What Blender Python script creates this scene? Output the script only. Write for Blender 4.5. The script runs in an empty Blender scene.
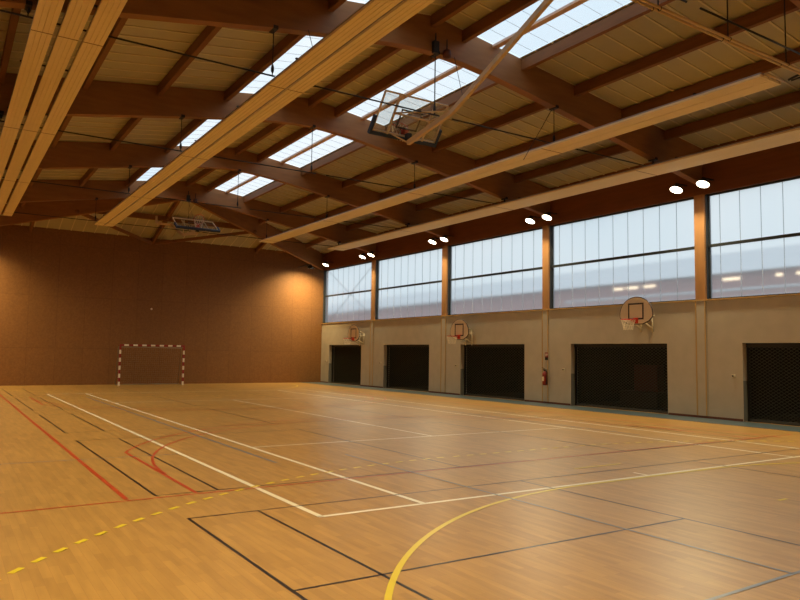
import bpy, bmesh, math, random
from mathutils import Vector, Matrix

random.seed(7)
scene = bpy.context.scene
COL = scene.collection

# ------------------------------------------------------------------ camera
cam_data = bpy.data.cameras.new('camera')
cam = bpy.data.objects.new('camera', cam_data)
COL.objects.link(cam)
CAMZ = 1.776
F = Vector((0.54195374, 0.8369745, 0.0758935)); R_ = Vector((0.83869538, -0.54440207, 0.014712)); U = Vector((-0.05363015, -0.0556783, 0.99700739))
m = Matrix(((R_.x, U.x, -F.x), (R_.y, U.y, -F.y), (R_.z, U.z, -F.z)))
cam.matrix_world = Matrix.Translation((0, 0, CAMZ)) @ m.to_4x4()
cam_data.sensor_width = 36
cam_data.lens = 704.65 / 800 * 36
cam_data.clip_start = 0.05
cam_data.clip_end = 500
scene.camera = cam

# ------------------------------------------------------------------ world, exposure
SKY = 1.2
LAMP_W = 92.0
LAMP_COL = (1.0, 0.84, 0.52)
world = bpy.data.worlds.new('world')
scene.world = world
world.use_nodes = True
nt = world.node_tree
nt.nodes.clear()
out = nt.nodes.new('ShaderNodeOutputWorld')
bg = nt.nodes.new('ShaderNodeBackground')
tc = nt.nodes.new('ShaderNodeTexCoord')
noi = nt.nodes.new('ShaderNodeTexNoise')
noi.inputs['Scale'].default_value = 2.2
noi.inputs['Detail'].default_value = 3
ramp = nt.nodes.new('ShaderNodeValToRGB')
ramp.color_ramp.elements[0].position = 0.35
ramp.color_ramp.elements[0].color = (0.66, 0.82, 0.92, 1)
ramp.color_ramp.elements[1].position = 0.62
ramp.color_ramp.elements[1].color = (0.90, 0.97, 1.0, 1)
nt.links.new(tc.outputs['Generated'], noi.inputs['Vector'])
nt.links.new(noi.outputs['Fac'], ramp.inputs['Fac'])
nt.links.new(ramp.outputs['Color'], bg.inputs['Color'])
bg.inputs['Strength'].default_value = SKY
nt.links.new(bg.outputs[0], out.inputs[0])

scene.view_settings.view_transform = 'Standard'
scene.view_settings.look = 'None'
scene.view_settings.exposure = 0.0
scene.view_settings.gamma = 1.0
scene.view_settings.use_curve_mapping = False
try:
    scene.cycles.max_bounces = 8
    scene.cycles.diffuse_bounces = 4
    scene.cycles.transparent_max_bounces = 16
    scene.cycles.caustics_reflective = False
    scene.cycles.sample_clamp_indirect = 3.0
    scene.cycles.use_denoising = True
except Exception:
    pass

# ------------------------------------------------------------------ dimensions
XL, XR = -1.0, 19.1          # side walls
YN, YF = -0.35, 38.1         # near and far wall
XC = 9.05                    # ridge
BEAMS = [6.4, 12.8, 19.2, 25.6, 32.0]
SILL, HEAD = 3.52, 6.73


def deck(x):
    return 9.5 - 0.135 * abs(x - XC)


def beam_bottom(x):
    return 8.93 - 0.185 * math.sqrt((x - XC) ** 2 + 1.6 ** 2)


# ------------------------------------------------------------------ materials
def lin(c):
    c /= 255.0
    return c / 12.92 if c <= 0.04045 else ((c + 0.055) / 1.055) ** 2.4


def rgb(r, g, b):
    return (lin(r), lin(g), lin(b), 1.0)


def mat(name, col, rough=0.6, metal=0.0, spec=0.5, noise=0.0, scale=8.0, stretch=(1, 1, 1), bump=0.0, coat=0.0):
    mt = bpy.data.materials.new(name)
    mt.use_nodes = True
    n = mt.node_tree
    b = n.nodes['Principled BSDF']
    b.inputs['Roughness'].default_value = rough
    b.inputs['Metallic'].default_value = metal
    b.inputs['Specular IOR Level'].default_value = spec
    b.inputs['Coat Weight'].default_value = coat
    b.inputs['Base Color'].default_value = col
    if noise or bump:
        t = n.nodes.new('ShaderNodeTexCoord')
        mp = n.nodes.new('ShaderNodeMapping')
        mp.inputs['Scale'].default_value = stretch
        nz = n.nodes.new('ShaderNodeTexNoise')
        nz.inputs['Scale'].default_value = scale
        nz.inputs['Detail'].default_value = 5
        n.links.new(t.outputs['Object'], mp.inputs[0])
        n.links.new(mp.outputs[0], nz.inputs['Vector'])
        if noise:
            r = n.nodes.new('ShaderNodeValToRGB')
            r.color_ramp.elements[0].position = 0.3
            r.color_ramp.elements[1].position = 0.7
            r.color_ramp.elements[0].color = tuple(c * (1 - noise) for c in col[:3]) + (1,)
            r.color_ramp.elements[1].color = tuple(min(1, c * (1 + noise)) for c in col[:3]) + (1,)
            n.links.new(nz.outputs['Fac'], r.inputs['Fac'])
            n.links.new(r.outputs['Color'], b.inputs['Base Color'])
        if bump:
            bp = n.nodes.new('ShaderNodeBump')
            bp.inputs['Strength'].default_value = bump
            bp.inputs['Distance'].default_value = 0.02
            n.links.new(nz.outputs['Fac'], bp.inputs['Height'])
            n.links.new(bp.outputs[0], b.inputs['Normal'])
    return mt


def emit(name, col, strength):
    mt = bpy.data.materials.new(name)
    mt.use_nodes = True
    n = mt.node_tree
    n.nodes.clear()
    o = n.nodes.new('ShaderNodeOutputMaterial')
    e = n.nodes.new('ShaderNodeEmission')
    e.inputs[0].default_value = col
    e.inputs[1].default_value = strength
    n.links.new(e.outputs[0], o.inputs[0])
    return mt


def poly_mat(name, tint, clear=0.6, blur=0.0):
    """milky polycarbonate: part clear, part scattering"""
    mt = bpy.data.materials.new(name)
    mt.use_nodes = True
    n = mt.node_tree
    n.nodes.clear()
    o = n.nodes.new('ShaderNodeOutputMaterial')
    tr = n.nodes.new('ShaderNodeBsdfTransparent')
    tr.inputs[0].default_value = tint
    if blur:
        tr = n.nodes.new('ShaderNodeBsdfRefraction')
        tr.inputs['Color'].default_value = tint
        tr.inputs['IOR'].default_value = 1.03
        tr.inputs['Roughness'].default_value = blur
    tl = n.nodes.new('ShaderNodeBsdfTranslucent')
    tl.inputs[0].default_value = tint
    gl = n.nodes.new('ShaderNodeBsdfGlossy')
    gl.inputs[0].default_value = (0.8, 0.8, 0.8, 1)
    gl.inputs['Roughness'].default_value = 0.25
    mx = n.nodes.new('ShaderNodeMixShader')
    mx.inputs[0].default_value = clear
    n.links.new(tl.outputs[0], mx.inputs[1])
    n.links.new(tr.outputs[0], mx.inputs[2])
    m2 = n.nodes.new('ShaderNodeMixShader')
    m2.inputs[0].default_value = 0.05
    n.links.new(mx.outputs[0], m2.inputs[1])
    n.links.new(gl.outputs[0], m2.inputs[2])
    n.links.new(m2.outputs[0], o.inputs[0])
    return mt


def floor_mat():
    mt = bpy.data.materials.new('sports_floor_wood')
    mt.use_nodes = True
    n = mt.node_tree
    b = n.nodes['Principled BSDF']
    b.inputs['Roughness'].default_value = 0.27
    b.inputs['Specular IOR Level'].default_value = 0.5
    t = n.nodes.new('ShaderNodeTexCoord')
    mp = n.nodes.new('ShaderNodeMapping')
    mp.inputs['Rotation'].default_value = (0, 0, math.radians(90))
    br = n.nodes.new('ShaderNodeTexBrick')
    br.inputs['Scale'].default_value = 1.0
    br.inputs['Brick Width'].default_value = 0.5
    br.inputs['Row Height'].default_value = 0.075
    br.inputs['Mortar Size'].default_value = 0.0012
    br.offset = 0.37
    br.inputs['Color1'].default_value = rgb(187, 142, 74)
    br.inputs['Color2'].default_value = rgb(172, 129, 66)
    br.inputs['Mortar'].default_value = rgb(162, 115, 58)
    n.links.new(t.outputs['Object'], mp.inputs[0])
    n.links.new(mp.outputs[0], br.inputs['Vector'])
    mp2 = n.nodes.new('ShaderNodeMapping')
    mp2.inputs['Scale'].default_value = (14, 1.6, 1)
    nz = n.nodes.new('ShaderNodeTexNoise')
    nz.inputs['Scale'].default_value = 1.0
    nz.inputs['Detail'].default_value = 6
    n.links.new(t.outputs['Object'], mp2.inputs[0])
    n.links.new(mp2.outputs[0], nz.inputs['Vector'])
    r = n.nodes.new('ShaderNodeValToRGB')
    r.color_ramp.elements[0].position = 0.3
    r.color_ramp.elements[0].color = (0.88, 0.87, 0.85, 1)
    r.color_ramp.elements[1].position = 0.7
    r.color_ramp.elements[1].color = (1.08, 1.08, 1.08, 1)
    n.links.new(nz.outputs['Fac'], r.inputs['Fac'])
    mx = n.nodes.new('ShaderNodeMix')
    mx.data_type = 'RGBA'
    mx.blend_type = 'MULTIPLY'
    mx.inputs['Factor'].default_value = 1.0
    n.links.new(br.outputs['Color'], mx.inputs['A'])
    n.links.new(r.outputs['Color'], mx.inputs['B'])
    n.links.new(mx.outputs['Result'], b.inputs['Base Color'])
    nz2 = n.nodes.new('ShaderNodeTexNoise')
    nz2.inputs['Scale'].default_value = 0.7
    nz2.inputs['Detail'].default_value = 3
    mr = n.nodes.new('ShaderNodeMapRange')
    mr.inputs['To Min'].default_value = 0.34
    mr.inputs['To Max'].default_value = 0.38
    n.links.new(t.outputs['Object'], nz2.inputs['Vector'])
    n.links.new(nz2.outputs['Fac'], mr.inputs[0])
    n.links.new(mr.outputs[0], b.inputs['Roughness'])
    return mt


def panel_wall_mat():
    """stained wood fibre panels with fine joints, laid out on the wall's x and z"""
    mt = bpy.data.materials.new('fibre_panel_wall')
    mt.use_nodes = True
    n = mt.node_tree
    b = n.nodes['Principled BSDF']
    b.inputs['Roughness'].default_value = 0.62
    b.inputs['Specular IOR Level'].default_value = 0.3
    t = n.nodes.new('ShaderNodeTexCoord')
    sp = n.nodes.new('ShaderNodeSeparateXYZ')
    cb = n.nodes.new('ShaderNodeCombineXYZ')
    n.links.new(t.outputs['Object'], sp.inputs[0])
    ad = n.nodes.new('ShaderNodeMath')
    ad.operation = 'ADD'
    ad.inputs[1].default_value = 0.35
    n.links.new(sp.outputs['X'], ad.inputs[0])
    az = n.nodes.new('ShaderNodeMath')
    az.operation = 'ADD'
    az.inputs[1].default_value = 0.75
    n.links.new(sp.outputs['Z'], az.inputs[0])
    n.links.new(ad.outputs[0], cb.inputs['X'])
    n.links.new(az.outputs[0], cb.inputs['Y'])
    br = n.nodes.new('ShaderNodeTexBrick')
    br.offset = 0.0
    br.inputs['Scale'].default_value = 1.0
    br.inputs['Brick Width'].default_value = 1.25
    br.inputs['Row Height'].default_value = 2.55
    br.inputs['Mortar Size'].default_value = 0.012
    br.inputs['Mortar Smooth'].default_value = 0.3
    br.inputs['Color1'].default_value = rgb(130, 88, 46)
    br.inputs['Color2'].default_value = rgb(126, 85, 44)
    br.inputs['Mortar'].default_value = rgb(115, 76, 38)
    n.links.new(cb.outputs[0], br.inputs['Vector'])
    nz = n.nodes.new('ShaderNodeTexNoise')
    nz.inputs['Scale'].default_value = 14
    nz.inputs['Detail'].default_value = 6
    n.links.new(t.outputs['Object'], nz.inputs['Vector'])
    r = n.nodes.new('ShaderNodeValToRGB')
    r.color_ramp.elements[0].position = 0.3
    r.color_ramp.elements[0].color = (0.85, 0.83, 0.8, 1)
    r.color_ramp.elements[1].position = 0.7
    r.color_ramp.elements[1].color = (1.1, 1.1, 1.1, 1)
    n.links.new(nz.outputs['Fac'], r.inputs['Fac'])
    mx = n.nodes.new('ShaderNodeMix')
    mx.data_type = 'RGBA'
    mx.blend_type = 'MULTIPLY'
    mx.inputs['Factor'].default_value = 1.0
    n.links.new(br.outputs['Color'], mx.inputs['A'])
    n.links.new(r.outputs['Color'], mx.inputs['B'])
    n.links.new(mx.outputs['Result'], b.inputs['Base Color'])
    return mt


M = {}
M['floor'] = floor_mat()
M['farwall'] = panel_wall_mat()
M['strip'] = mat('green_grey_floor_border', rgb(80, 94, 98), 0.4, noise=0.06, scale=4)
M['concrete'] = mat('painted_concrete', rgb(178, 168, 150), 0.55, noise=0.05, scale=2.5, spec=0.4)
M['plinth'] = mat('dark_red_skirting', rgb(96, 50, 32), 0.5)
M['glulam'] = mat('glulam_timber', rgb(148, 102, 60), 0.55, noise=0.12, scale=1.2, stretch=(1.2, 2, 7), spec=0.35)
M['column'] = mat('glulam_column', rgb(168, 120, 72), 0.6, noise=0.10, scale=2.0, stretch=(3, 3, 0.6), spec=0.35)
M['purlin'] = mat('purlin_timber', rgb(132, 88, 50), 0.6, noise=0.12, scale=2.0, stretch=(5, 0.6, 5), spec=0.3)
M['fascia'] = mat('fascia_timber', rgb(122, 74, 42), 0.5, noise=0.10, scale=2.0, stretch=(5, 0.6, 5), spec=0.3)
M['deck'] = mat('steel_deck_soffit', rgb(186, 180, 150), 0.6, noise=0.03, scale=3)
M['deckrib'] = mat('steel_deck_rib', rgb(218, 208, 176), 0.55)
M['panel'] = mat('radiant_panel_enamel', rgb(244, 228, 184), 0.55, noise=0.02, scale=3, spec=0.2)
M['panelgroove'] = mat('radiant_panel_groove', rgb(150, 116, 70), 0.6)
M['foil'] = mat('panel_edge_foil', rgb(168, 160, 158), 0.4, metal=0.4)
M['darksteel'] = mat('dark_steel', rgb(38, 34, 30), 0.5, metal=0.3)
M['framesteel'] = mat('window_frame_grey', rgb(58, 62, 62), 0.45, metal=0.2)
M['beigetube'] = mat('beige_painted_tube', rgb(210, 182, 136), 0.4)
M['whitetube'] = mat('white_painted_tube', rgb(216, 204, 176), 0.4)
M['pad'] = mat('blue_foam_padding', rgb(26, 44, 70), 0.6)
M['board'] = mat('backboard_enamel', rgb(222, 206, 184), 0.4, noise=0.02)
M['boarddark'] = mat('backboard_dark_line', rgb(44, 26, 18), 0.5)
M['redrim'] = mat('red_enamel_rim', rgb(196, 52, 30), 0.4)
M['net'] = mat('white_net_cord', rgb(222, 208, 180), 0.8)
M['red'] = mat('red_band_paint', rgb(138, 20, 14), 0.45)
M['white'] = mat('white_band_paint', rgb(226, 214, 190), 0.45)
M['galv'] = mat('galvanised_steel', rgb(150, 140, 118), 0.45, metal=0.5)
M['grille'] = mat('gate_grille_steel', rgb(66, 68, 58), 0.5, metal=0.2)
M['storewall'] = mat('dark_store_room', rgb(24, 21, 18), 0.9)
M['extred'] = mat('extinguisher_red', rgb(126, 26, 18), 0.35)
M['black'] = mat('black_rubber', rgb(18, 17, 16), 0.6)
M['switch'] = mat('pale_plastic', rgb(206, 194, 168), 0.5)
M['jambguard'] = mat('grey_jamb_guard', rgb(104, 104, 98), 0.5)
M['trimtan'] = mat('tan_joint_strip', rgb(180, 146, 92), 0.5)
M['wline'] = mat('white_line_paint', rgb(246, 234, 206), 0.3)
M['bline'] = mat('black_line_paint', rgb(46, 34, 22), 0.3)
M['rline'] = mat('red_line_paint', rgb(188, 70, 34), 0.3)
M['yline'] = mat('yellow_line_paint', rgb(226, 200, 44), 0.3)
M['blline'] = mat('blue_line_paint', rgb(122, 126, 134), 0.3)
M['lens'] = emit('lamp_lens_glow', (1.0, 0.86, 0.62, 1), 14.0)
M['dimlens'] = emit('lamp_lens_dim_glow', (1.0, 0.80, 0.5, 1), 2.0)
M['poly'] = poly_mat('milky_polycarbonate', (0.92, 0.94, 0.95, 1), 0.62, 0.28)
M['roofpoly'] = poly_mat('milky_roof_sheet', (0.90, 0.90, 0.92, 1), 0.75)
M['polyrib'] = poly_mat('polycarbonate_joint', (0.84, 0.86, 0.88, 1), 0.5)
M['mullion'] = mat('skylight_bar', rgb(216, 186, 164), 0.5)
M['matred'] = mat('red_mat_vinyl', rgb(70, 20, 16), 0.7)
M['matblue'] = mat('blue_mat_vinyl', rgb(20, 34, 52), 0.6)
M['benchwood'] = mat('bench_wood', rgb(38, 28, 18), 0.7)
M['ext_brick'] = mat('outside_reddish_facade', rgb(172, 122, 118), 0.8, noise=0.08, scale=0.3)
M['ext_roof'] = mat('outside_grey_roof', rgb(214, 218, 224), 0.8)
M['ext_lit'] = emit('outside_lit_window', (1.0, 0.82, 0.55, 1), 2.4)
M['ext_ground'] = mat('outside_asphalt', rgb(110, 110, 108), 0.9)
M['clearplex'] = None
_pl = bpy.data.materials.new('clear_acrylic')
_pl.use_nodes = True
_n = _pl.node_tree
_n.nodes.clear()
_o = _n.nodes.new('ShaderNodeOutputMaterial')
_t = _n.nodes.new('ShaderNodeBsdfTransparent')
_t.inputs[0].default_value = (0.86, 0.86, 0.84, 1)
_g = _n.nodes.new('ShaderNodeBsdfGlossy')
_g.inputs['Roughness'].default_value = 0.08
_x = _n.nodes.new('ShaderNodeMixShader')
_x.inputs[0].default_value = 0.06
_n.links.new(_t.outputs[0], _x.inputs[1])
_n.links.new(_g.outputs[0], _x.inputs[2])
_n.links.new(_x.outputs[0], _o.inputs[0])
M['clearplex'] = _pl


# ------------------------------------------------------------------ mesh builder
class MB:
    def __init__(s):
        s.bm = bmesh.new()

    def box(s, x0, x1, y0, y1, z0, z1, mi=0):
        v = [s.bm.verts.new((x, y, z)) for x in (x0, x1) for y in (y0, y1) for z in (z0, z1)]
        for f in ((0, 1, 3, 2), (4, 6, 7, 5), (0, 4, 5, 1), (2, 3, 7, 6), (0, 2, 6, 4), (1, 5, 7, 3)):
            fc = s.bm.faces.new([v[i] for i in f])
            fc.material_index = mi
        return s

    def bar(s, a, b, w, h, up=(0, 0, 1), mi=0):
        """rectangular bar from a to b, w across, h along up"""
        a, b = Vector(a), Vector(b)
        d = (b - a).normalized()
        up = Vector(up)
        side = d.cross(up)
        if side.length < 1e-4:
            side = d.cross(Vector((1, 0, 0)))
        side.normalize()
        up2 = side.cross(d).normalized()
        v = []
        for p in (a, b):
            for i, j in ((-1, -1), (1, -1), (1, 1), (-1, 1)):
                v.append(s.bm.verts.new(p + side * w / 2 * i + up2 * h / 2 * j))
        for f in ((3, 2, 1, 0), (4, 5, 6, 7), (0, 1, 5, 4), (1, 2, 6, 5), (2, 3, 7, 6), (3, 0, 4, 7)):
            fc = s.bm.faces.new([v[i] for i in f])
            fc.material_index = mi
        return s

    def tube(s, pts, r, n=8, closed=False, mi=0, r2=None):
        pts = [Vector(p) for p in pts]
        rings = []
        k = len(pts)
        prev = None
        for i, p in enumerate(pts):
            if closed:
                d = pts[(i + 1) % k] - pts[i - 1]
            else:
                d = pts[min(i + 1, k - 1)] - pts[max(i - 1, 0)]
            d.normalize()
            if prev is None:
                q = Vector((0, 0, 1)) if abs(d.z) < 0.9 else Vector((1, 0, 0))
                a = d.cross(q).normalized()
            else:
                a = (prev - d * prev.dot(d)).normalized()
            prev = a
            b = d.cross(a)
            rr = r if r2 is None else r + (r2 - r) * i / max(1, k - 1)
            rings.append([s.bm.verts.new(p + (a * math.cos(t) + b * math.sin(t)) * rr) for t in [2 * math.pi * j / n for j in range(n)]])
        for i in range(k if closed else k - 1):
            A, B = rings[i], rings[(i + 1) % k]
            for j in range(n):
                fc = s.bm.faces.new((A[j], A[(j + 1) % n], B[(j + 1) % n], B[j]))
                fc.material_index = mi
                fc.smooth = n > 5
        if not closed:
            for rg in (rings[0][::-1], rings[-1]):
                fc = s.bm.faces.new(rg)
                fc.material_index = mi
        return s

    def prism(s, poly, axis, a, b, mi=0):
        """poly: 2-D outline; axis 'y': poly in xz extruded y a..b; 'x': poly in yz; 'z': poly in xy"""
        def P(u, v, w):
            return {'y': (u, w, v), 'x': (w, u, v), 'z': (u, v, w)}[axis]
        A = [s.bm.verts.new(P(u, v, a)) for u, v in poly]
        B = [s.bm.verts.new(P(u, v, b)) for u, v in poly]
        n = len(poly)
        for i in range(n):
            s.bm.faces.new((A[i], A[(i + 1) % n], B[(i + 1) % n], B[i])).material_index = mi
        s.bm.faces.new(A[::-1]).material_index = mi
        s.bm.faces.new(B).material_index = mi
        return s

    def quad(s, *pts, mi=0):
        fc = s.bm.faces.new([s.bm.verts.new(p) for p in pts])
        fc.material_index = mi
        return s

    def lathe(s, prof, c=(0, 0, 0), n=16, mi=0):
        c = Vector(c)
        rings = [[s.bm.verts.new(c + Vector((r * math.cos(2 * math.pi * j / n), r * math.sin(2 * math.pi * j / n), z))) for j in range(n)] for r, z in prof]
        for A, B in zip(rings, rings[1:]):
            for j in range(n):
                fc = s.bm.faces.new((A[j], A[(j + 1) % n], B[(j + 1) % n], B[j]))
                fc.smooth = True
                fc.material_index = mi
        s.bm.faces.new(rings[0][::-1]).material_index = mi
        s.bm.faces.new(rings[-1]).material_index = mi
        return s

    def xf(s, mtx):
        bmesh.ops.transform(s.bm, matrix=mtx, verts=s.bm.verts)
        return s

    def build(s, name, mats, parent=None, bevel=0.0):
        if not isinstance(mats, (list, tuple)):
            mats = [mats]
        bmesh.ops.recalc_face_normals(s.bm, faces=s.bm.faces)
        me = bpy.data.meshes.new(name)
        s.bm.to_mesh(me)
        s.bm.free()
        for x in mats:
            me.materials.append(x)
        o = bpy.data.objects.new(name, me)
        COL.objects.link(o)
        if parent:
            o.parent = parent
        if bevel:
            bv = o.modifiers.new('bevel', 'BEVEL')
            bv.width = bevel
            bv.segments = 2
            bv.limit_method = 'ANGLE'
        return o


def tag(o, label=None, cat=None, group=None, kind=None):
    if label:
        o['label'] = label
    if cat:
        o['category'] = cat
    if group:
        o['group'] = group
    if kind:
        o['kind'] = kind
    return o


def empty(name, loc=(0, 0, 0)):
    o = bpy.data.objects.new(name, None)
    o.empty_display_size = 0.2
    o.location = loc
    COL.objects.link(o)
    return o


def struct(o):
    o['kind'] = 'structure'
    return o


def copy_tree(o, parent=None):
    c = o.copy()
    COL.objects.link(c)
    if parent:
        c.parent = parent
    for ch in [q for q in bpy.data.objects if q.parent == o]:
        copy_tree(ch, c)
    return c


# ------------------------------------------------------------------ shell: floor, walls
floor = struct(MB().box(XL - .3, XR + .3, YN - .3, YF + .3, -0.2, 0).build('floor', M['floor']))
struct(MB().box(17.8, XR, YN, YF - .01, 0.0, 0.004).build('floor_border_strip', M['strip'], floor))

DOORS = [(33.3, 37.1), (26.93, 30.97), (20.5, 24.55), (14.03, 18.08), (7.55, 11.55), (1.15, 5.15)]
DTOP = 2.22
TH = 0.36
w = MB()
ys = [YF + .3] + [v for d in DOORS for v in (d[1], d[0])] + [YN - .3]
for i in range(0, len(ys), 2):
    w.box(XR, XR + TH, ys[i + 1], ys[i], 0, DTOP)
w.box(XR, XR + TH, YN - .3, YF + .3, DTOP, SILL)
wall_right = struct(w.build('wall_right', M['concrete']))
COLS = [(-0.2, 0.2), (6.2, 6.6), (12.66, 13.0), (19.18, 19.5), (25.6, 25.96), (31.98, 32.3), (38.02, 38.4)]
struct(MB().box(XR + .02, XR + TH, YN - .3, YF + .3, HEAD, 8.25).build('wall_right_fascia', M['fascia'], wall_right))
struct(MB().box(XR - .02, XR + .02, YN, YF, HEAD - .02, HEAD + .22).build('wall_right_head_beam', M['fascia'], wall_right))
# skirting pieces between the doors
for i in range(0, len(ys), 2):
    a, b = max(ys[i + 1], YN), min(ys[i], YF)
    if b - a > .1:
        struct(MB().box(XR - .012, XR, a + .02, b - .02, 0.004, 0.07).build('baseboard_right', M['plinth']))
# joint strips and flush pilasters below each column
for k, (a, b) in enumerate(COLS[1:-1]):
    t = MB().box(XR - .03, XR, a, b, 0.07, SILL)
    t.box(XR - .045, XR - .03, a - .0, a + .035, 0.07, SILL, 1).box(XR - .045, XR - .03, b - .035, b, 0.07, SILL, 1)
    struct(t.build('wall_right_pilaster', [M['concrete'], M['trimtan']], wall_right))
struct(MB().box(XR - .05, XR + .06, YN, YF, SILL - .03, SILL + .01).build('trim_sill', M['trimtan']))

# far wall, left wall, near wall
struct(MB().box(XL - .3, XR + TH, YF, YF + .3, 0, 7.68).build('wall_far', M['farwall']))
struct(MB().box(XL - .3, XR + TH, YN - .3, YN, 0, 9.4).build('wall_near', M['concrete']))
struct(MB().box(XL - .3, XL, YN, YF, 0, 8.25).build('wall_left', M['farwall']))
MB().lathe([(0.0, 0), (.045, 0), (.045, .03), (0.0, .03)]).xf(Matrix.Translation((9.15, YF, 3.9)) @ Matrix.Rotation(math.radians(90), 4, 'X'))
spot = MB().lathe([(.01, 0), (.05, 0), (.05, .03), (.01, .035)]).xf(Matrix.Translation((9.13, YF, 3.92)) @ Matrix.Rotation(math.radians(90), 4, 'X')).build('wall_disc', M['white'])
tag(spot, 'small round white disc fixed high on the brown far wall above the goal', 'wall disc')

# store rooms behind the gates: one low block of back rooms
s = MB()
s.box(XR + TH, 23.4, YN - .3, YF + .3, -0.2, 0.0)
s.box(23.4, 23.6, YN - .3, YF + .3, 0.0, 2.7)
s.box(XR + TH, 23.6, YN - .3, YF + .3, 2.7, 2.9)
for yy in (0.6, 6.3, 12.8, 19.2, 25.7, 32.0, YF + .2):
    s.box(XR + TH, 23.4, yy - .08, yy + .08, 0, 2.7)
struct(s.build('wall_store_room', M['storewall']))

# ------------------------------------------------------------------ columns and windows on the right
for k, (a, b) in enumerate(COLS):
    if k in (0, len(COLS) - 1):
        continue
    c = MB().box(XR - .02, XR + .05, a, b, SILL, HEAD).build('wall_column', M['column'])
    struct(c)
XG = XR + .18
n_w = 0
for k in range(len(COLS) - 1):
    a, b = COLS[k][1], COLS[k + 1][0]
    if k == len(COLS) - 2:
        b = YF
    n_w += 1
    fr = MB()
    fr.box(XG - .03, XG + .05, a, a + .05, SILL, HEAD).box(XG - .03, XG + .05, b - .06, b, SILL, HEAD)
    fr.box(XG - .03, XG + .05, a, b, SILL, SILL + .05).box(XG - .03, XG + .05, a, b, HEAD - .05, HEAD)
    fr.box(XR + .05, XG - .03, b - .02, b + .08, SILL, HEAD).box(XR + .05, XG - .03, a - .08, a + .02, SILL, HEAD)
    wf = struct(fr.build('window_%d' % n_w, M['framesteel']))
    struct(MB().box(XG - .07, XG + .02, a, b, 5.11, 5.19).build('window_transom', M['framesteel'], wf))
    for z0, z1 in ((SILL + .05, 5.11), (5.19, HEAD - .05)):
        g = MB()
        g.quad((XG, a + .05, z0), (XG, b - .06, z0), (XG, b - .06, z1), (XG, a + .05, z1))
        struct(g.build('window_pane', M['poly'], wf))
    rb = MB()
    yy = b - .06 - .33
    while yy > a + .1:
        rb.box(XG - .012, XG + .004, yy - .008, yy + .008, SILL + .05, HEAD - .05)
        yy -= 0.63
    struct(rb.build('window_joint_bars', M['polyrib'], wf))
    if k == len(COLS) - 2:
        for za, zb in ((HEAD, SILL), (SILL, HEAD)):
            struct(MB().tube([(XG + .14, a + .1, za), (XG + .14, b - .1, zb)], .014, 6).build('brace_rod', M['framesteel'], wf))

# ------------------------------------------------------------------ roof deck
def slope_pts(x0, x1, y0, y1):
    return ((x0, y0, deck(x0)), (x1, y0, deck(x1)), (x1, y1, deck(x1)), (x0, y1, deck(x0)))


Y0, Y1 = BEAMS[0], BEAMS[-1]
d = MB()
SKY_R = (10.02, 11.66)
SKY_L = (6.5, 7.9)
for x0, x1 in ((XL - .3, SKY_L[0]), (SKY_L[1], XC), (XC, SKY_R[0]), (SKY_R[1], XR + .4)):
    d.quad(*slope_pts(x0, x1, Y0, Y1))
    yy = Y0 + .3
    while yy < Y1:
        for q in (0,):
            z0, z1 = deck(x0), deck(x1)
            d.bar((x0, yy, z0 - .012), (x1, yy, z1 - .012), 0.045, 0.02, mi=1)
        yy += 0.545
ZE = 7.66
# hips at both ends, meeting the end walls lower down
for yb, ye in ((Y1, YF), (Y0, YN)):
    A = (XC, yb, 9.5)
    LC, RC = (XL - .3, ye, ZE), (XR + .4, ye, ZE)
    d.quad(A, RC, LC)
    d.quad(A, (XR + .4, yb, deck(XR + .4)), RC)
    d.quad(A, LC, (XL - .3, yb, deck(XL - .3)))
    # ribs down the hip
    x = XL + .1
    while x < XR:
        f = abs(x - XC) / ((XR + .4) - XC)
        ys_ = yb + (ye - yb) * f
        zs_ = 9.5 + (ZE - 9.5) * f
        if f < .98:
            d.bar((x, ys_, zs_ - .012), (x, ye, ZE - .012), 0.04, 0.02, mi=1)
        x += 0.545
    # ribs across the side triangles
    for sx in (-1, 1):
        xe = XR + .4 if sx > 0 else XL - .3
        ze = deck(xe)
        q = yb + (0.5 if ye > yb else -0.5)
        while (q < ye if ye > yb else q > ye):
            f = (q - yb) / (ye - yb)
            p0 = (XC + (xe - XC) * f, q, 9.5 + (ZE - 9.5) * f - .012)
            p1 = (xe, q, ze + (ZE - ze) * f - .012)
            d.bar(p0, p1, 0.045, 0.02, mi=1)
            q += 0.545 if ye > yb else -0.545
ceiling = struct(d.build('ceiling', [M['deck'], M['deckrib']]))

# skylights: translucent sheets with cross joints, one per bay and slope
nsk = 0
for bi in range(4):
    a, b = BEAMS[bi] + .11, BEAMS[bi + 1] - .11
    for side, (x0, x1) in (('right', SKY_R), ('left', SKY_L)):
        nsk += 1
        root = struct(MB().quad((x0, a, deck(x0) + .03), (x1, a, deck(x1) + .03), (x1, b, deck(x1) + .03), (x0, b, deck(x0) + .03)).build('window_roof_%d' % nsk, M['roofpoly']))
        j = MB()
        yy = a + .3
        while yy < b:
            j.bar((x0, yy, deck(x0) + .02), (x1, yy, deck(x1) + .02), 0.008, 0.012)
            yy += 0.545
        struct(j.build('skylight_joint_bars', M['polyrib'], root))
        if side == 'right':
            xm = 10.85
            struct(MB().bar((xm, a, deck(xm) - .06), (xm, b, deck(xm) - .04), 0.16, 0.06).build('skylight_middle_bar', M['mullion'], root))

# ------------------------------------------------------------------ glulam beams
ORD = ['nearest', 'second', 'third', 'fourth', 'fifth']
xs = [XL + (XR - XL) * i / 40 for i in range(41)]
outline = [(x, beam_bottom(x)) for x in xs] + [(x, deck(x) - .015) for x in (XR, XC, XL)]
for k, y in enumerate(BEAMS):
    o = MB().prism(outline, 'y', y - .11, y + .11).build('roof_beam', M['glulam'])
    struct(o)
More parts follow.
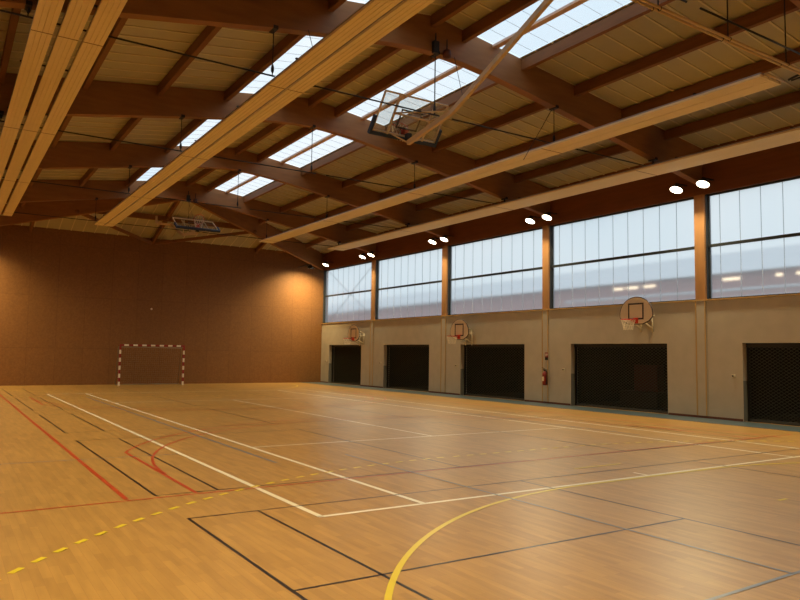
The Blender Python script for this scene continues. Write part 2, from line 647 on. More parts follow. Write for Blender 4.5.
# hip rafters (deep, at both ends)
for yb, ye in ((Y1, YF), (Y0, YN)):
    for xe in (XL, XR):
        sgn = 1 if xe > XC else -1
        n = 12
        A = Vector((XC, yb, 0))
        B = Vector((xe, ye, 0))
        dv = (B - A).normalized()
        sd = Vector((-dv.y, dv.x, 0)) * 0.09
        mb = MB()
        top, bot = [], []
        for i in range(n + 1):
            f = i / n
            p = A + (B - A) * f
            f2 = abs(p.x - XC) / (XR + .4 - XC)
            zt = 9.5 + (ZE - 9.5) * f2 - .02
            zb = 8.66 - (8.66 - 6.72) * f ** 0.97
            top.append((p, zt))
            bot.append((p, zb))
        V = [[mb.bm.verts.new((p.x + sd.x * s_, p.y + sd.y * s_, z)) for (p, z), s_ in ((bot[i], -1), (bot[i], 1), (top[i], 1), (top[i], -1))] for i in range(n + 1)]
        for i in range(n):
            for j in range(4):
                mb.bm.faces.new((V[i][j], V[i][(j + 1) % 4], V[i + 1][(j + 1) % 4], V[i + 1][j]))
        mb.bm.faces.new(V[0][::-1])
        mb.bm.faces.new(V[-1])
        struct(mb.build('roof_hip_beam', M['glulam']))

# purlins between the beams
PX = [0.85, 2.7, 4.55, 6.4, 8.0, 9.0, 9.9, 11.76, 13.62, 15.48, 17.34]
for bi in range(4):
    a, b = BEAMS[bi] + .11, BEAMS[bi + 1] - .11
    for x in PX:
        z1 = deck(x) - (0.03 if abs(x - XC) > .1 else 0.02)
        struct(MB().box(x - .06, x + .06, a, b, z1 - .27, z1 - .0).build('roof_purlin', M['purlin']))

# hip framing: jack rafters down the end slope, one cross purlin, bracing V
def hip_z(y):
    return 9.5 + (ZE - 9.5) * (y - Y1) / (YF - Y1)


for x in (3.3, 9.05, 14.8):
    f = abs(x - XC) / (XR + .4 - XC)
    ys0 = Y1 + (YF - Y1) * f + .12
    struct(MB().bar((x, ys0, hip_z(ys0) - .17), (x, YF, hip_z(YF) - .17), 0.12, 0.26).build('roof_jack_rafter', M['purlin']))
yc = 35.3
xe = (yc - Y1) / (YF - Y1) * (XR + .4 - XC) - .3
struct(MB().box(XC - xe, XC + xe, yc - .06, yc + .06, hip_z(yc) - .36, hip_z(yc) - .10).build('roof_cross_purlin', M['purlin']))
for sgn in (-1, 1):
    struct(MB().bar((XC + sgn * .1, YF - .12, 7.38), (XC + sgn * 4.3, 34.35, 7.98), 0.12, 0.14).build('roof_wind_brace', M['purlin']))
# purlins in the side triangles between last beam and hip rafter
for x in (11.76, 13.62, 15.48, 17.34, 6.4, 4.55, 2.7, 0.85):
    f = abs(x - XC) / (XR + .4 - XC)
    ye_ = Y1 + (YF - Y1) * f
    z1 = deck(x)
    z2 = 9.5 + (ZE - 9.5) * f
    struct(MB().bar((x, Y1 + .11, z1 - .16), (x, ye_ - .05, z2 - .16), 0.12, 0.26).build('roof_purlin', M['purlin']))

# ------------------------------------------------------------------ court lines painted on the floor
ZL = 0.0012


def line(mb, p0, p1, w=0.05, z=ZL):
    p0, p1 = Vector((*p0, 0)), Vector((*p1, 0))
    dd = (p1 - p0).normalized()
    n_ = Vector((-dd.y, dd.x, 0)) * w / 2
    mb.quad(*[(v.x, v.y, z) for v in (p0 + n_, p0 - n_, p1 - n_, p1 + n_)])


def arc(mb, c, r, a0, a1, w=0.05, z=ZL, n=40):
    for i in range(n):
        t0, t1 = [math.radians(a0 + (a1 - a0) * q / n) for q in (i, i + 1)]
        mb.quad(*[(c[0] + rr * math.cos(t), c[1] + rr * math.sin(t), z) for rr, t in ((r - w / 2, t0), (r + w / 2, t0), (r + w / 2, t1), (r - w / 2, t1))])


def pl(name, mb, mt, label):
    o = struct(mb.build(name, mt, floor))
    o['label'] = label


q = MB()
for x in (3.55, 4.92, 13.15, 14.5):
    line(q, (x, 7.0), (x, 30.6), .07)
for y in (7.0, 30.6):
    line(q, (3.52, y), (14.53, y), .065)
for y in (12.6, 25.15):
    line(q, (4.92, y), (13.15, y), .05)
line(q, (9.05, 12.6), (9.05, 25.15), .05)
line(q, (9.05, 7.0), (9.05, 7.28), .05)
pl('white_court_line', q, M['wline'], 'white tennis court lines')
q = MB()
for c0, c1 in ((1.5, 7.6), (8.97, 15.0), (16.5, 21.2), (22.8, 28.6), (29.9, 35.2)):
    z = 0.0018
    for x in (2.29, 3.07, 7.0, 10.98, 15.0, 15.75):
        line(q, (x, c0), (x, c1), .034, z)
    for y in (c0, c1):
        line(q, (2.27, y), (15.77, y), .028, z)
line(q, (2.29, 4.95), (7.0, 4.95), .032, 0.0018)
line(q, (10.98, 4.95), (15.75, 4.95), .038, 0.0018)
pl('black_court_line', q, M['bline'], 'thin black badminton court lines')
q = MB()
z = 0.0024
for x in (1.94, 16.16):
    line(q, (x, 8.9), (x, 32.5), .06, z)
line(q, (-.4, 8.78), (17.0, 9.12), .04, z)
for R in (6.75, 6.25):
    ang = math.degrees(math.acos(6.3 / R)) if R > 6.3 else 0
    arc(q, (9.05, 10.47), R, 180 - ang - (0 if ang else 0), ang, .042, z, 60)
    arc(q, (9.05, 27.33), R, -180 + ang, -ang, .042, z, 60)
for x in (2.77, 15.33):
    line(q, (x, 8.9), (x, 12.9), .05, z)
    line(q, (x, 24.9), (x, 28.9), .055, z)
pl('red_court_line', q, M['rline'], 'red basketball court lines')
q = MB()
z = 0.0030
for yc_, sg in ((1.05, 1), (36.7, -1)):
    for cx, a0, a1 in ((7.6, 180, 90), (10.5, 0, 90)):
        arc(q, (cx, yc_), 5.87, sg * a0, sg * a1, .055, z, 40)
    line(q, (7.6, yc_ + sg * 5.87), (10.5, yc_ + sg * 5.87), .06, z)
line(q, (8.5, yc_ if False else 7.98 + .0), (9.6, 7.98), .045, z)
line(q, (8.95, 4.98), (9.15, 4.98), .05, z)
pl('yellow_court_line', q, M['yline'], 'solid yellow goal area line')
q = MB()
for yc_, sg in ((1.05, 1), (36.7, -1)):
    step = math.degrees(0.303 / 9.0)
    dash = math.degrees(0.155 / 9.0)
    for cx, a0, dr in ((7.6, 90, 1), (10.5, 90, -1)):
        for i in range(0, 28):
            t = a0 + dr * (i + .75) * step
            if not (XL + .8 < cx + 8.88 * math.cos(math.radians(t)) < 17.6):
                continue
            arc(q, (cx, yc_), 8.88, sg * t, sg * (t + dr * dash), .058, z, 2)
    for i in range(10):
        line(q, (7.58 + i * .3, yc_ + sg * 8.88), (7.58 + i * .3 + .15, yc_ + sg * 8.88), .065, z)
pl('dashed_yellow_line', q, M['yline'], 'dashed yellow free throw line')
q = MB()
z = 0.0036
for x in (4.6, 13.5):
    line(q, (x, 10.68), (x, 28.4), .05, z)
line(q, (6.03, 3.25), (6.03, 11.0), .034, z)
line(q, (4.7, 3.22), (13.5, 3.4), .036, z)
line(q, (-.6, 12.55), (3.5, 12.35), .03, z)
pl('blue_court_line', q, M['blline'], 'faded grey blue court lines')

# ------------------------------------------------------------------ store gates in the right wall
GX = XR + .24
GN = ['in the doorway next to the far corner', 'in the second doorway from the far corner', 'in the middle doorway, left of the fire extinguisher',
      'in the doorway below the largest looking wall hoop', 'in the doorway at the right edge of the photo', 'in the doorway nearest the camera']
for k, (a, b) in enumerate(DOORS[:5]):
    root = struct(MB().box(XR + .18, XR + .30, a, b, DTOP - .12, DTOP - .001).build('door_%d' % (k + 1), M['darksteel']))
    # guide rails both sides, bottom bar
    for yy in (a, b - .05):
        struct(MB().box(GX - .04, GX + .04, yy, yy + .05, 0.0, DTOP - .12).build('guide_rail', M['darksteel'], root))
    struct(MB().box(GX - .02, GX + .02, a + .05, b - .05, 0.01, 0.09).build('bottom_bar', M['framesteel'], root))
    g = MB()
    P = 0.15 if k >= 3 else 0.17
    z0, z1, ya, yb2 = 0.09, DTOP - .12, a + .05, b - .05
    H_, W_ = z1 - z0, yb2 - ya
    sl = 0.62      # rise over run of the rhombic mesh
    for dr in (1, -1):
        t = -H_ / sl
        while t < W_:
            # line y = t + s, z = sl*s
            s0, s1 = max(0, -t), min(H_ / sl, W_ - t)
            if s1 - s0 > .02:
                p0 = (t + s0, sl * s0)
                p1 = (t + s1, sl * s1)
                if dr < 0:
                    p0, p1 = (W_ - p0[0], p0[1]), (W_ - p1[0], p1[1])
                xo = GX + (.006 if dr > 0 else -.006)
                g.bar((xo, ya + p0[0], z0 + p0[1]), (xo, ya + p1[0], z0 + p1[1]), .010, .013)
            t += P
    struct(g.build('grille', M['grille'], root))
    # lower steel guard on the far jamb, flush with the recess
    struct(MB().box(XR + .005, XR + .18, b - .012, b - .001, 0.0, 1.15).build('jamb_guard', M['jambguard'], root))
# things stored behind the gates
o = MB().box(21.2, 21.6, 16.0, 17.0, .55, 1.5).build('gym_mat', M['matred'], bevel=.03)
o.location.z = 0
tag(o, 'dark red padded mat seen dimly through the mesh gate, on a dark crate', 'gym mat')
o = MB().box(20.9, 21.9, 15.8, 17.4, 0.0, .55).build('equipment_crate', M['benchwood'], bevel=.02)
tag(o, 'dark wooden crate under the red mat behind the mesh gate', 'crate')
o = MB().box(20.6, 21.1, 14.2, 15.1, 0.0, 1.7).build('tall_blue_mat', M['matblue'], bevel=.05)
tag(o, 'tall dark blue mat standing upright behind the right end of the mesh gate', 'gym mat')

# ------------------------------------------------------------------ key switches beside the gates
KL = ['small pale key switch on the wall in the far corner beside the first gate', 'small pale key switch on the wall right of the first gate from the far corner',
      'small pale key switch on the wall left of the middle gate', 'small pale key switch on the wall right of the fire extinguisher',
      'small pale key switch on the wall left of the gate at the right edge']
for k, y in enumerate((37.4, 31.22, 24.83, 18.41, 11.82)):
    r_ = empty('key_switch', (XR, y, 1.28))
    tag(r_, KL[k], 'switch', 'key switches beside the gates')
    MB().box(-.045, 0, -.05, .05, -.045, .045).build('switch_box', M['switch'], r_, bevel=.008)
    MB().lathe([(.006, 0), (.022, 0), (.022, .03), (.006, .034)], n=10).xf(Matrix.Translation((-.045, 0, 0)) @ Matrix.Rotation(math.radians(-90), 4, 'Y')).build('key_barrel', M['darksteel'], r_)

# ------------------------------------------------------------------ fire extinguisher and sign
ex = empty('fire_extinguisher', (XR - .14, 19.25, .68))
tag(ex, 'red fire extinguisher hung on the pale wall between two mesh gates', 'fire extinguisher')
MB().lathe([(.05, 0), (.085, .01), (.092, .04), (.092, .40), (.08, .455), (.045, .49), (.03, .51), (.03, .54)], n=20).build('cylinder', M['extred'], ex)
MB().box(-.03, .03, -.035, .035, .535, .585).bar((0, -.02, .60), (-.0, .14, .66), .025, .012).bar((0, -.02, .575), (0, .12, .60), .025, .012).build('valve_handle', M['black'], ex)
MB().tube([(0, -.03, .56), (-.02, -.12, .58), (-.03, -.15, .45), (-.03, -.12, .25), (-.02, -.10, .12)], .013).build('hose', M['black'], ex)
MB().lathe([(.012, 0), (.016, .0), (.026, -.07), (.02, -.07)], c=(-.02, -.10, .12), n=10).build('nozzle', M['black'], ex)
MB().box(.03, .088, -.02, .02, .20, .52).build('wall_bracket', M['darksteel'], ex)
pg_ = MB()
pg_.box(-.096, -.088, -.045, .045, .16, .32)
pg_.build('instruction_sticker', M['white'], ex)
sg = empty('fire_sign', (XR - .045, 19.25, 1.74))
tag(sg, 'small red and white fire extinguisher sign on the wall above the extinguisher', 'sign')
MB().box(-.006, 0, -.08, .08, -.02, .16).build('red_panel', M['extred'], sg)
MB().box(-.008, -.006, .01, .05, .02, .12).box(-.008, -.006, -.05, -.01, .05, .12).build('white_pictogram', M['white'], sg)
MB().box(-.006, 0, -.08, .08, -.12, -.02).build('dark_lower_panel', M['darksteel'], sg)


# ------------------------------------------------------------------ wall hoops
def rotz(a):
    return Matrix.Rotation(a, 4, 'Z')


def wall_hoop(y, zb, label):
    """fan shaped board parallel to the wall, facing -x, held by tubes"""
    xb = 18.55
    root = empty('wall_hoop', (xb, y, zb))
    tag(root, label, 'basketball hoop', 'small fan-shaped hoops on the right wall')
    pts = []
    for i in range(25):
        a = math.radians(-8 + 196 * i / 24)
        pts.append((0.63 * math.cos(a), 0.30 + 0.56 * math.sin(a)))
    pts += [(-0.50, 0.10), (-0.26, 0.0), (0.26, 0.0), (0.50, 0.10)]
    MB().prism(pts, 'x', 0, .03).build('backboard', M['board'], root)
    ed = [(-.004, u, v) for u, v in pts]
    MB().tube([(.015, u, v) for u, v in pts], .020, 6, closed=True).build('board_rim', M['boarddark'], root)
    t = MB()
    for bx in ((-.30, .30, .62, .67), (-.30, .30, .14, .19), (-.30, -.25, .19, .62), (.25, .30, .19, .62)):
        t.box(-.008, -.001, *bx)
    t.build('target_square', M['boarddark'], root)
    zr = .13
    MB().tube([(-.15 - .225 + .225 * math.cos(a), .225 * math.sin(a), zr) for a in [2 * math.pi * i / 24 for i in range(24)]], .011, 8, closed=True).build('ring', M['redrim'], root)
    MB().box(-.02, -.001, -.09, .09, .02, .20).bar((-.01, -.05, .03), (-.2, -.05, zr), .02, .02).bar((-.01, .05, .03), (-.2, .05, zr), .02, .02).bar((-.0, 0, zr), (-.16, 0, zr), .12, .02).build('ring_bracket', M['redrim'], root)
    nn = MB()
    N = 12
    lv = [(0, .222), (-.11, .19), (-.22, .16), (-.33, .14)]
    for i in range(N):
        for (d0, r0), (d1, r1) in zip(lv, lv[1:]):
            for sgn in (1, -1):
                k0 = i if lv.index((d0, r0)) % 2 == 0 else i + .5
                a0 = 2 * math.pi * k0 / N
                a1 = a0 + sgn * math.pi / N
                nn.tube([(-.375 + r0 * math.cos(a0), r0 * math.sin(a0), zr + d0), (-.375 + r1 * math.cos(a1), r1 * math.sin(a1), zr + d1)], .0055, 4)
    nn.build('net', M['net'], root)
    L = XR - xb
    s_ = MB()
    for yy in (-.22, .22):
        s_.tube([(.03, yy, .62), (L, yy, .40)], .024, 8)
        s_.tube([(.03, yy, .10), (L, yy, -.14)], .024, 8)
        s_.tube([(L - .03, yy, .40), (L - .03, yy, -.24)], .026, 8)
        s_.tube([(.03, yy, .10), (.05, yy, .62)], .022, 8)
    s_.tube([(.05, -.30, .40), (.05, .30, .40)], .02, 8)
    s_.tube([(L - .03, -.30, .28), (L - .03, .30, .28)], .02, 8)
    s_.build('support_tubes', M['whitetube'], root)
    return root


wall_hoop(14.77, 2.83, 'largest looking of three fan-shaped wall hoops, tan board, above the fourth gate')
wall_hoop(23.95, 2.42, 'middle of three fan-shaped wall hoops, pinkish board, above the middle gate')
wall_hoop(33.2, 2.42, 'smallest looking of three fan-shaped wall hoops, near the far corner')

# ------------------------------------------------------------------ handball goal
gx0, gx1, gy = 7.40, 10.52, 36.75
gz = 2.0
goal = empty('handball_goal', (8.96, gy, 0))
tag(goal, 'handball goal with red and white striped frame standing before the far wall', 'goal')
T = .08


def striped(p0, p1, n, first, name):
    mb = MB()
    p0, p1 = Vector(p0), Vector(p1)
    for i in range(n):
        a_ = p0 + (p1 - p0) * i / n
        b_ = p0 + (p1 - p0) * (i + 1) / n
        mb.bar(a_, b_, T, T, up=(0, 1, 0), mi=(i + first) % 2)
    mb.build(name, [M['white'], M['red']], goal)


hw = (gx1 - gx0) / 2
striped((-hw, 0, 0), (-hw, 0, gz - .04), 10, 0, 'post')
striped((hw, 0, 0), (hw, 0, gz - .04), 10, 0, 'post')
striped((-hw - .04, 0, gz), (hw + .04, 0, gz), 15, 1, 'crossbar')
fb = MB()
for sx in (-hw, hw):
    fb.tube([(sx, .03, gz - .05), (sx, .45, gz - .1), (sx, .85, .03)], .018, 8)
    fb.tube([(sx, .04, .03), (sx, .85, .03)], .018, 8)
fb.tube([(-hw, .85, .03), (hw, .85, .03)], .02, 8)
fb.tube([(-hw, .45, gz - .1), (hw, .45, gz - .1)], .014, 8)
fb.build('rear_frame', M['galv'], goal)
nb = MB()
for i in range(0, 32):
    x = -hw + 2 * hw * i / 31
    nb.bar((x, .45, gz - .1), (x, .85, .05), .0028, .0028)
for i in range(1, 18):
    f = i / 18
    nb.bar((-hw, .45 + .4 * f, gz - .1 - (gz - .15) * f), (hw, .45 + .4 * f, gz - .1 - (gz - .15) * f), .0028, .0028)
nb.build('goal_net', M['galv'], goal)


# ------------------------------------------------------------------ radiant heating panels
ZP = 7.10


def radiant_bank(strips, y0, y1, label, grooves=3):
    root = empty('radiant_panel_bank', (strips[0][0], y0, ZP))
    tag(root, label, 'heating panel', 'long radiant heating panels under the roof')
    ox = strips[0][0]
    L = y1 - y0
    for x0, x1 in strips:
        p = []
        # ribbed underside: shallow channels
        nseg = grooves + 1
        wseg = (x1 - x0) / nseg
        for i in range(nseg):
            u0 = x0 - ox + i * wseg
            p += [(u0 + .001, .012), (u0 + .007, 0), (u0 + wseg - .007, 0), (u0 + wseg - .001, .012)]
        poly = [(x0 - ox, .0)] + p[1:-1] + [(x1 - ox, .0), (x1 - ox, .045), (x0 - ox, .045)]
        st = MB().prism(poly, 'y', 0, L)
        st.build('panel_strip', M['panel'], root)
        lip = MB().box(x0 - ox, x1 - ox, 0.0, L, .046, .075)
        lip.build('insulation_blanket', M['foil'], root)
        yy = (13.0 - y0) % 6.2
        while yy < L:
            MB().box(x0 - ox - .002, x1 - ox + .002, yy - .012, yy + .012, -.004, .0).build('joint_strip', M['panelgroove'], root)
            yy += 6.2
    xa, xb = strips[0][0] - ox, strips[-1][1] - ox
    yy = 1.4
    while yy < L:
        MB().box(xa - .02, xb + .02, yy - .02, yy + .02, .076, .10).build('cross_bracket', M['darksteel'], root)
        yy += 3.1
    for yy in (-.08, L + .08):
        hd = MB()
        hd.tube([(xa + .04, yy, .03), (xb - .04, yy, .03)], .025, 8)
        for x0, x1 in strips:
            hd.tube([((x0 + x1) / 2 - ox - .09, yy, .03), ((x0 + x1) / 2 - ox - .09, yy + (.1 if yy < 0 else -.1), .03)], .014, 6)
            hd.tube([((x0 + x1) / 2 - ox + .09, yy, .03), ((x0 + x1) / 2 - ox + .09, yy + (.1 if yy < 0 else -.1), .03)], .014, 6)
        hd.build('header_pipe', M['beigetube'], root)
    return root


PY0, PY1 = 7.2, 32.3
radiant_bank([(0.97, 1.30), (1.38, 1.70), (1.78, 2.10)], PY0, PY1, 'bank of three beige ribbed heating strips at the upper left edge of the ceiling')
radiant_bank([(5.22, 5.56), (5.63, 5.97)], PY0, PY1, 'pair of beige ribbed heating strips running under the ridge and the striped skylights')
radiant_bank([(12.70, 13.045), (13.07, 13.42)], PY0, PY1, 'single wide beige heating panel whose near end shows below the pipes')
radiant_bank([(16.42, 16.87), (16.89, 17.34)], PY0, PY1, 'wide beige heating panel hanging nearest to the windows')

# ------------------------------------------------------------------ suspension rails under each beam
for k, y in enumerate(BEAMS):
    r_ = empty('suspension_rail', (XC, y, 7.22))
    tag(r_, 'thin dark steel rail with drop rods under the %s roof beam from the camera' % ORD[k], 'rail', 'dark rails carrying the heating panels')
    MB().tube([(-8.6, 0, 0), (-3.8, 0, 0)], .017, 6).tube([(-3.1, 0, 0), (0.25, 0, 0)], .017, 6).tube([(.6, 0, 0), (4.0, 0, 0)], .017, 6).tube([(4.3, 0, 0), (8.1, 0, 0)], .017, 6).build('rail', M['darksteel'], r_)
    for x in (0.9, 5.2, 9.15, 12.94, 16.9):
        zt = beam_bottom(x) - 7.22
        rd = MB().tube([(x - XC, 0, 0), (x - XC, 0, zt)], .010, 6)
        rd.build('drop_rod', M['darksteel'], r_)
        MB().lathe([(.01, .05), (.03, .09), (.034, .14), (.026, .2), (.01, .24)], c=(x - XC, 0, 0), n=10).build('tensioner', M['black'], r_)
        MB().box(x - XC - .05, x - XC + .05, -.125, .125, zt - .02, zt + .05).build('beam_clamp', M['darksteel'], r_)

# ------------------------------------------------------------------ heating supply pipes near the camera
for k, (dy, dz) in enumerate(((0, 0), (.14, .05))):
    r_ = empty('heating_pipe', (7.6, 6.62 + dy, 7.10 + dz))
    tag(r_, ('lower' if k == 0 else 'upper') + ' of the two beige pipes crossing the top right corner', 'pipe', 'beige supply pipes across the hall')
    MB().tube([(0, 0, 0.03), (11.2, 0, -.06)], .022, 8).build('pipe', M['beigetube'], r_)
    for x in (8.95, 10.78, 12.58, 14.9, 17.0):
        if k == 0:
            MB().tube([(x - 7.6, .03, 0), (x - 7.6, .03, deck(x) - 7.15)], .013, 6).build('drop_rod', M['darksteel'], r_)
        MB().tube([(x - 7.6, .03 * math.cos(a), .03 * math.sin(a)) for a in [i * math.pi / 5 for i in range(10)]], .007, 4, closed=True).build('pipe_clip', M['darksteel'], r_)
vp = empty('valve', (13.3, 6.85, 7.17))
tag(vp, 'dark valve and flexible hose between the supply pipes and the end of the heating panel', 'valve')
MB().tube([(0, -.2, 0), (.12, -.05, .03), (.1, .2, -.03)], .022, 8).tube([(.2, -.2, 0), (.34, .05, .05), (.3, .25, .02)], .018, 8).build('hose', M['darksteel'], vp)
MB().lathe([(.02, 0), (.05, .01), (.05, .03), (.02, .04)], c=(.12, -.05, .05), n=10).build('hand_wheel', M['black'], vp)


# ------------------------------------------------------------------ ceiling hung folding hoops
def ceiling_hoop(loc, top, piv, xk, label, sgn):
    """loc: bottom centre of the board; top: (dy, dz) towards its upper edge; piv: list of arm points relative to loc"""
    root = empty('ceiling_hoop', loc)
    tag(root, label, 'basketball hoop', 'folded basketball boards hung from the roof')
    up = Vector((0, top[0], top[1])).normalized()
    X = Vector((1, 0, 0))
    nr = X.cross(up) if False else up.cross(X)
    # nr: side the ring is on (upwards)
    if nr.z < 0:
        nr = -nr
    mtx = Matrix(((X.x, nr.x, up.x, 0), (X.y, nr.y, up.y, 0), (X.z, nr.z, up.z, 0), (0, 0, 0, 1)))
    hw_, h_ = .90, .98

    def B(mb, name, mt, par=root):
        return mb.xf(mtx).build(name, mt, par)
    board = B(MB().box(-hw_ + .03, hw_ - .03, -.006, .006, .03, h_ - .03), 'backboard', M['clearplex'])
    fr = MB()
    fr.box(-hw_, hw_, -.022, .022, h_ - .035, h_).box(-hw_, hw_, -.022, .022, 0, .035)
    fr.box(-hw_, -hw_ + .035, -.022, .022, .035, h_ - .035).box(hw_ - .035, hw_, -.022, .022, .035, h_ - .035)
    B(fr, 'board_frame', M['beigetube'])
    rf = MB()
    for x in (-.5, .5):
        rf.box(x - .022, x + .022, -.07, -.024, 0, h_)
    rf.box(-.5, .5, -.07, -.03, .50, .54)
    B(rf, 'rear_frame', M['beigetube'])
    tg = MB()
    for b_ in ((-.30, .30, .60, .64), (-.30, .30, .17, .21), (-.30, -.26, .21, .60), (.26, .30, .21, .60)):
        tg.box(b_[0], b_[1], .008, .012, b_[2], b_[3])
    B(tg, 'target_square', M['boarddark'])
    pd = MB()
    pd.box(-hw_ - .06, hw_ + .06, -.05, .05, -.09, .0)
    for sx in (-1, 1):
        pd.box(min(sx * (hw_ + .0), sx * (hw_ + .06)), max(sx * (hw_ + .0), sx * (hw_ + .06)), -.05, .05, -.0, .36)
    B(pd, 'edge_padding', M['pad'])
    rg = MB().tube([(.225 * math.cos(a), .15 + .225 + .225 * math.sin(a), .15) for a in [2 * math.pi * i / 24 for i in range(24)]], .011, 8, closed=True)
    B(rg, 'ring', M['redrim'])
    B(MB().box(-.09, .09, .012, .03, .04, .20).bar((-.05, .02, .05), (-.05, .2, .15), .02, .02).bar((.05, .02, .05), (.05, .2, .15), .02, .02).bar((0, .02, .15), (0, .16, .15), .12, .02), 'ring_bracket', M['redrim'])
    # folded net hangs down from the ring (world down)
    nn = MB()
    N = 12
    mt3 = mtx.to_3x3()
    for i in range(N):
        for j in range(3):
            for s2 in (1, -1):
                a0 = 2 * math.pi * (i + (.5 if j % 2 else 0)) / N
                a1 = a0 + s2 * math.pi / N
                r0, r1 = .222 - j * .03, .222 - (j + 1) * .03
                p0 = mt3 @ Vector((r0 * math.cos(a0), .375 + r0 * math.sin(a0), .15)) + Vector((0, 0, -.12 * j))
                p1 = mt3 @ Vector((r1 * math.cos(a1), .375 + r1 * math.sin(a1), .15)) + Vector((0, 0, -.12 * (j + 1)))
                nn.tube([p0, p1], .005, 4)
    nn.build('net', M['net'], root)
    arm = MB()
    for p0, p1 in zip(piv, piv[1:]):
        arm.bar(p0, p1, .085, .11)
    arm.build('mast', M['beigetube'], root)
    st = MB()
    c1 = mt3 @ Vector((-.5, -.05, .52))
    c2 = mt3 @ Vector((.5, -.05, .52))
    mid = Vector(piv[1]) if len(piv) > 2 else (Vector(piv[0]) + Vector(piv[1])) / 2
    st.tube([c1, mid], .018, 6).tube([c2, mid], .018, 6)
    st.tube([mt3 @ Vector((-.5, -.05, .05)), Vector(piv[0])], .018, 6).tube([mt3 @ Vector((.5, -.05, .05)), Vector(piv[0])], .018, 6)
    # dark actuator rod beside the board
    st.build('brace_tubes', M['beigetube'], root)
    MB().box(-.06, .06, -.06, .06, -.04, .12).xf(Matrix.Translation(Vector(piv[0]) + Vector((0, 0, .1)))).build('joint_block', M['darksteel'], root)
    return root


near_hoop = ceiling_hoop((9.05, 13.92, 6.98), (-.6, .79), [(0, -.2, -.20), (0, -1.95, .07), (0, -4.9, 1.36), (0, -5.6, 1.60)], 0,
                         'large clear basketball board with blue edge padding, folded up under the nearest skylights', 1)
far_hoop = ceiling_hoop((9.05, 30.15, 7.05), (.86, .52), [(0, .12, -.18), (0, 2.3, .05), (0, 4.6, .85)], 0,
                        'small looking folded basketball board under the far roof beam above the goal', -1)
# pivot brackets for the masts
MB().box(-.9, .9, -.05, .05, 1.5, 1.62).box(-.9, -.82, -.05, .05, 1.6, 2.1).box(.82, .9, -.05, .05, 1.6, 2.1).xf(Matrix.Translation((0, -5.6, .05))).build('pivot_frame', M['beigetube'], near_hoop)
MB().box(-.7, .7, -.05, .05, .80, .90).box(-.7, -.62, -.05, .05, .9, 1.2).box(.62, .7, -.05, .05, .9, 1.2).xf(Matrix.Translation((0, 4.6, .0))).build('pivot_frame', M['beigetube'], far_hoop)


def hoist(y, x, zt, ends, label, sy):
    r_ = empty('hoist_winch', (x, y, zt))
    tag(r_, label, 'winch', 'cable winches lifting the hoops')
    MB().box(-.07, .07, -.05, .05, -.05, .22).build('winch_body', M['darksteel'], r_)
    MB().lathe([(.02, -.1), (.09, -.08), (.10, 0), (.09, .08), (.02, .1)], c=(.32, 0, .0), n=14).build('red_weight', M['plinth'], r_)
    MB().tube([(.32, 0, .05), (.32, .0, .35)], .014, 6).tube([(0, 0, .2), (0, 0, .42)], .02, 6).build('chain', M['darksteel'], r_)
    cb = MB()
    for e in ends:
        cb.tube([(0, 0, -.05), (e[0] - x, e[1] - y, e[2] - zt)], .006, 5)
    cb.build('cable', M['darksteel'], r_)


hoist(12.60, 9.02, 8.62, [(9.02, 12.6, 7.12)], 'winch with a dark red weight on the nearest full beam above the large board', 1)
hoist(31.82, 9.05, 8.60, [(9.05, 30.6, 7.3)], 'winch with a dark weight on the far beam, cable down to the small far board', 1)
# loose control cables
for k, (pts, lb) in enumerate(((((12.75, 12.70, 8.04), (11.7, 12.6, 6.55)), 'thin dark cable slanting down from the nearest full beam across the wide heating panel'),
                               (((9.62, 12.69, 8.66), (9.75, 12.5, 7.6)), 'short thin cable in front of the skylight beside the winch'),
                               (((5.9, 12.69, 8.31), (6.1, 12.5, 7.3)), 'short dark chain hanging before the left skylight'))):
    tag(MB().tube([pts[0], pts[1]], .007, 5).build('cable', M['darksteel']), lb, 'cable', 'thin cables under the roof')


# ------------------------------------------------------------------ flood lamps
def lamp_light(parent, loc, direc, watts, col=LAMP_COL, spread=130, size=.30):
    ld = bpy.data.lights.new('lamp_light', 'AREA')
    ld.shape = 'DISK'
    ld.size = size
    ld.energy = watts
    ld.color = col if watts != 165 else (1.0, 0.77, 0.36)
    ld.spread = math.radians(spread)
    o = bpy.data.objects.new('lamp_light', ld)
    COL.objects.link(o)
    o.parent = parent
    o.location = loc
    o.rotation_euler = Vector(direc).to_track_quat('-Z', 'Y').to_euler()
    return o


def flood(x, y, z, sgn, label, watts=LAMP_W, tilt=25, along=0.0, grp='round flood lamps above the windows', lens='lens', wall=True):
    """round downlight on an arm; sgn +1: fixed to the right wall, -1: left wall"""
    r_ = empty('flood_lamp', (x, y, z))
    tag(r_, label, 'lamp', grp)
    a = math.radians(tilt) * sgn
    rot = Matrix.Rotation(a, 4, 'Y') @ Matrix.Rotation(math.radians(along), 4, 'X')
    MB().lathe([(.182, .0), (.20, .005), (.20, .035), (.13, .10), (.09, .16), (.05, .19)], n=24).xf(rot).build('housing', M['darksteel'], r_)
    MB().lathe([(.175, -.004), (.180, -.001), (.180, .0), (.175, .0)], n=24).xf(rot).build('lens', M[lens], r_)
    if wall:
        xw = (XR - .0 if sgn > 0 else XL) - x
        MB().bar((0, 0, .20), (xw, 0, .20), .05, .03).bar((0, 0, .10), (0, 0, .215), .03, .03, up=(1, 0, 0)).build('arm', M['darksteel'], r_)
    dr = rot.to_3x3() @ Vector((0, 0, -1))
    lamp_light(r_, dr * .02, dr, watts)
    return r_


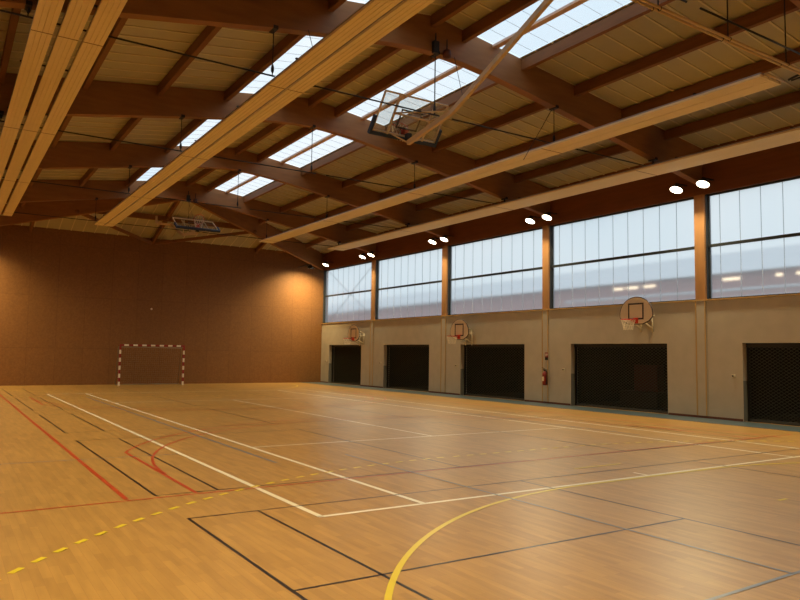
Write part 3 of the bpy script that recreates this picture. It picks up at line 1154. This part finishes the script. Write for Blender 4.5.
CN = {12.8: 'first', 19.2: 'second', 25.6: 'third', 32.0: 'fourth'}
for n_, y in enumerate((3.0, 6.4, 12.8, 19.2, 25.6, 32.0)):
    for dy, s_ in ((-.45, 'right'), (.45, 'left')):
        if y in CN:
            lb = '%s lamp of the glowing pair above the %s window column from the camera' % (s_, CN[y])
        else:
            lb = '%s flood lamp of pair %s above the window wall, nearer than the photo shows' % (s_, 'one' if n_ == 0 else 'two')
        flood(18.58, y + dy, 6.89, 1, lb)
        flood(-.48, y + dy, 6.89, -1, '%s lamp of the %s pair along the left wall' % (s_, ('first', 'second', 'third', 'fourth', 'fifth', 'sixth')[n_]), grp='flood lamps on the left wall')
flood(18.58, 36.75, 6.88, 1, 'single glowing lamp at the top of the far window beside the corner')
for x, sg_, lb in ((17.44, 1, 'dim lamp on the far wall by the right corner, lighting a warm patch'), (.5, -1, 'dim lamp on the far wall by the left corner, lighting a warm patch')):
    fl = flood(x, 36.4, 6.59, sg_, lb, tilt=0, along=24, lens='dimlens', watts=165, wall=False, grp='dim lamps on the far wall')
    MB().bar((0, 0, .20), (0, YF - 36.4, .20), .04, .03).bar((0, 0, .10), (0, 0, .215), .03, .03, up=(1, 0, 0)).build('arm', M['darksteel'], fl)
flood(-.48, 36.3, 6.88, -1, 'single flood lamp high in the far left corner', grp='flood lamps on the left wall')

# ------------------------------------------------------------------ outside
struct(MB().box(23.6, 140, -60, 160, -.25, -.05).build('ground_outside', M['ext_ground']))
ob = empty('outside_building', (62, 0, 0))
tag(ob, 'blurred reddish building seen through the lower half of the milky windows', 'building')
MB().box(0, 12, -10, 170, 0, 10.0).build('facade', M['ext_brick'], ob)
MB().prism([(-.8, 10.0), (14, 14.4), (14, 10.0)], 'y', -10, 170).build('roof', M['ext_roof'], ob)
for zz in (6.7, 7.5, 8.3):
    MB().box(-.12, -.01, -10, 62, zz, zz + .22).build('pale_cladding_band', M['ext_roof'], ob)
for y0, y1 in ((52.8, 54.2), (50.7, 52.3), (48.4, 50.0), (41.9, 43.4), (38.6, 40.4), (34.5, 35.1), (30.8, 33.2)):
    MB().box(-.08, -.02, y0, y1, 9.35, 9.58).build('lit_window', M['ext_lit'], ob)
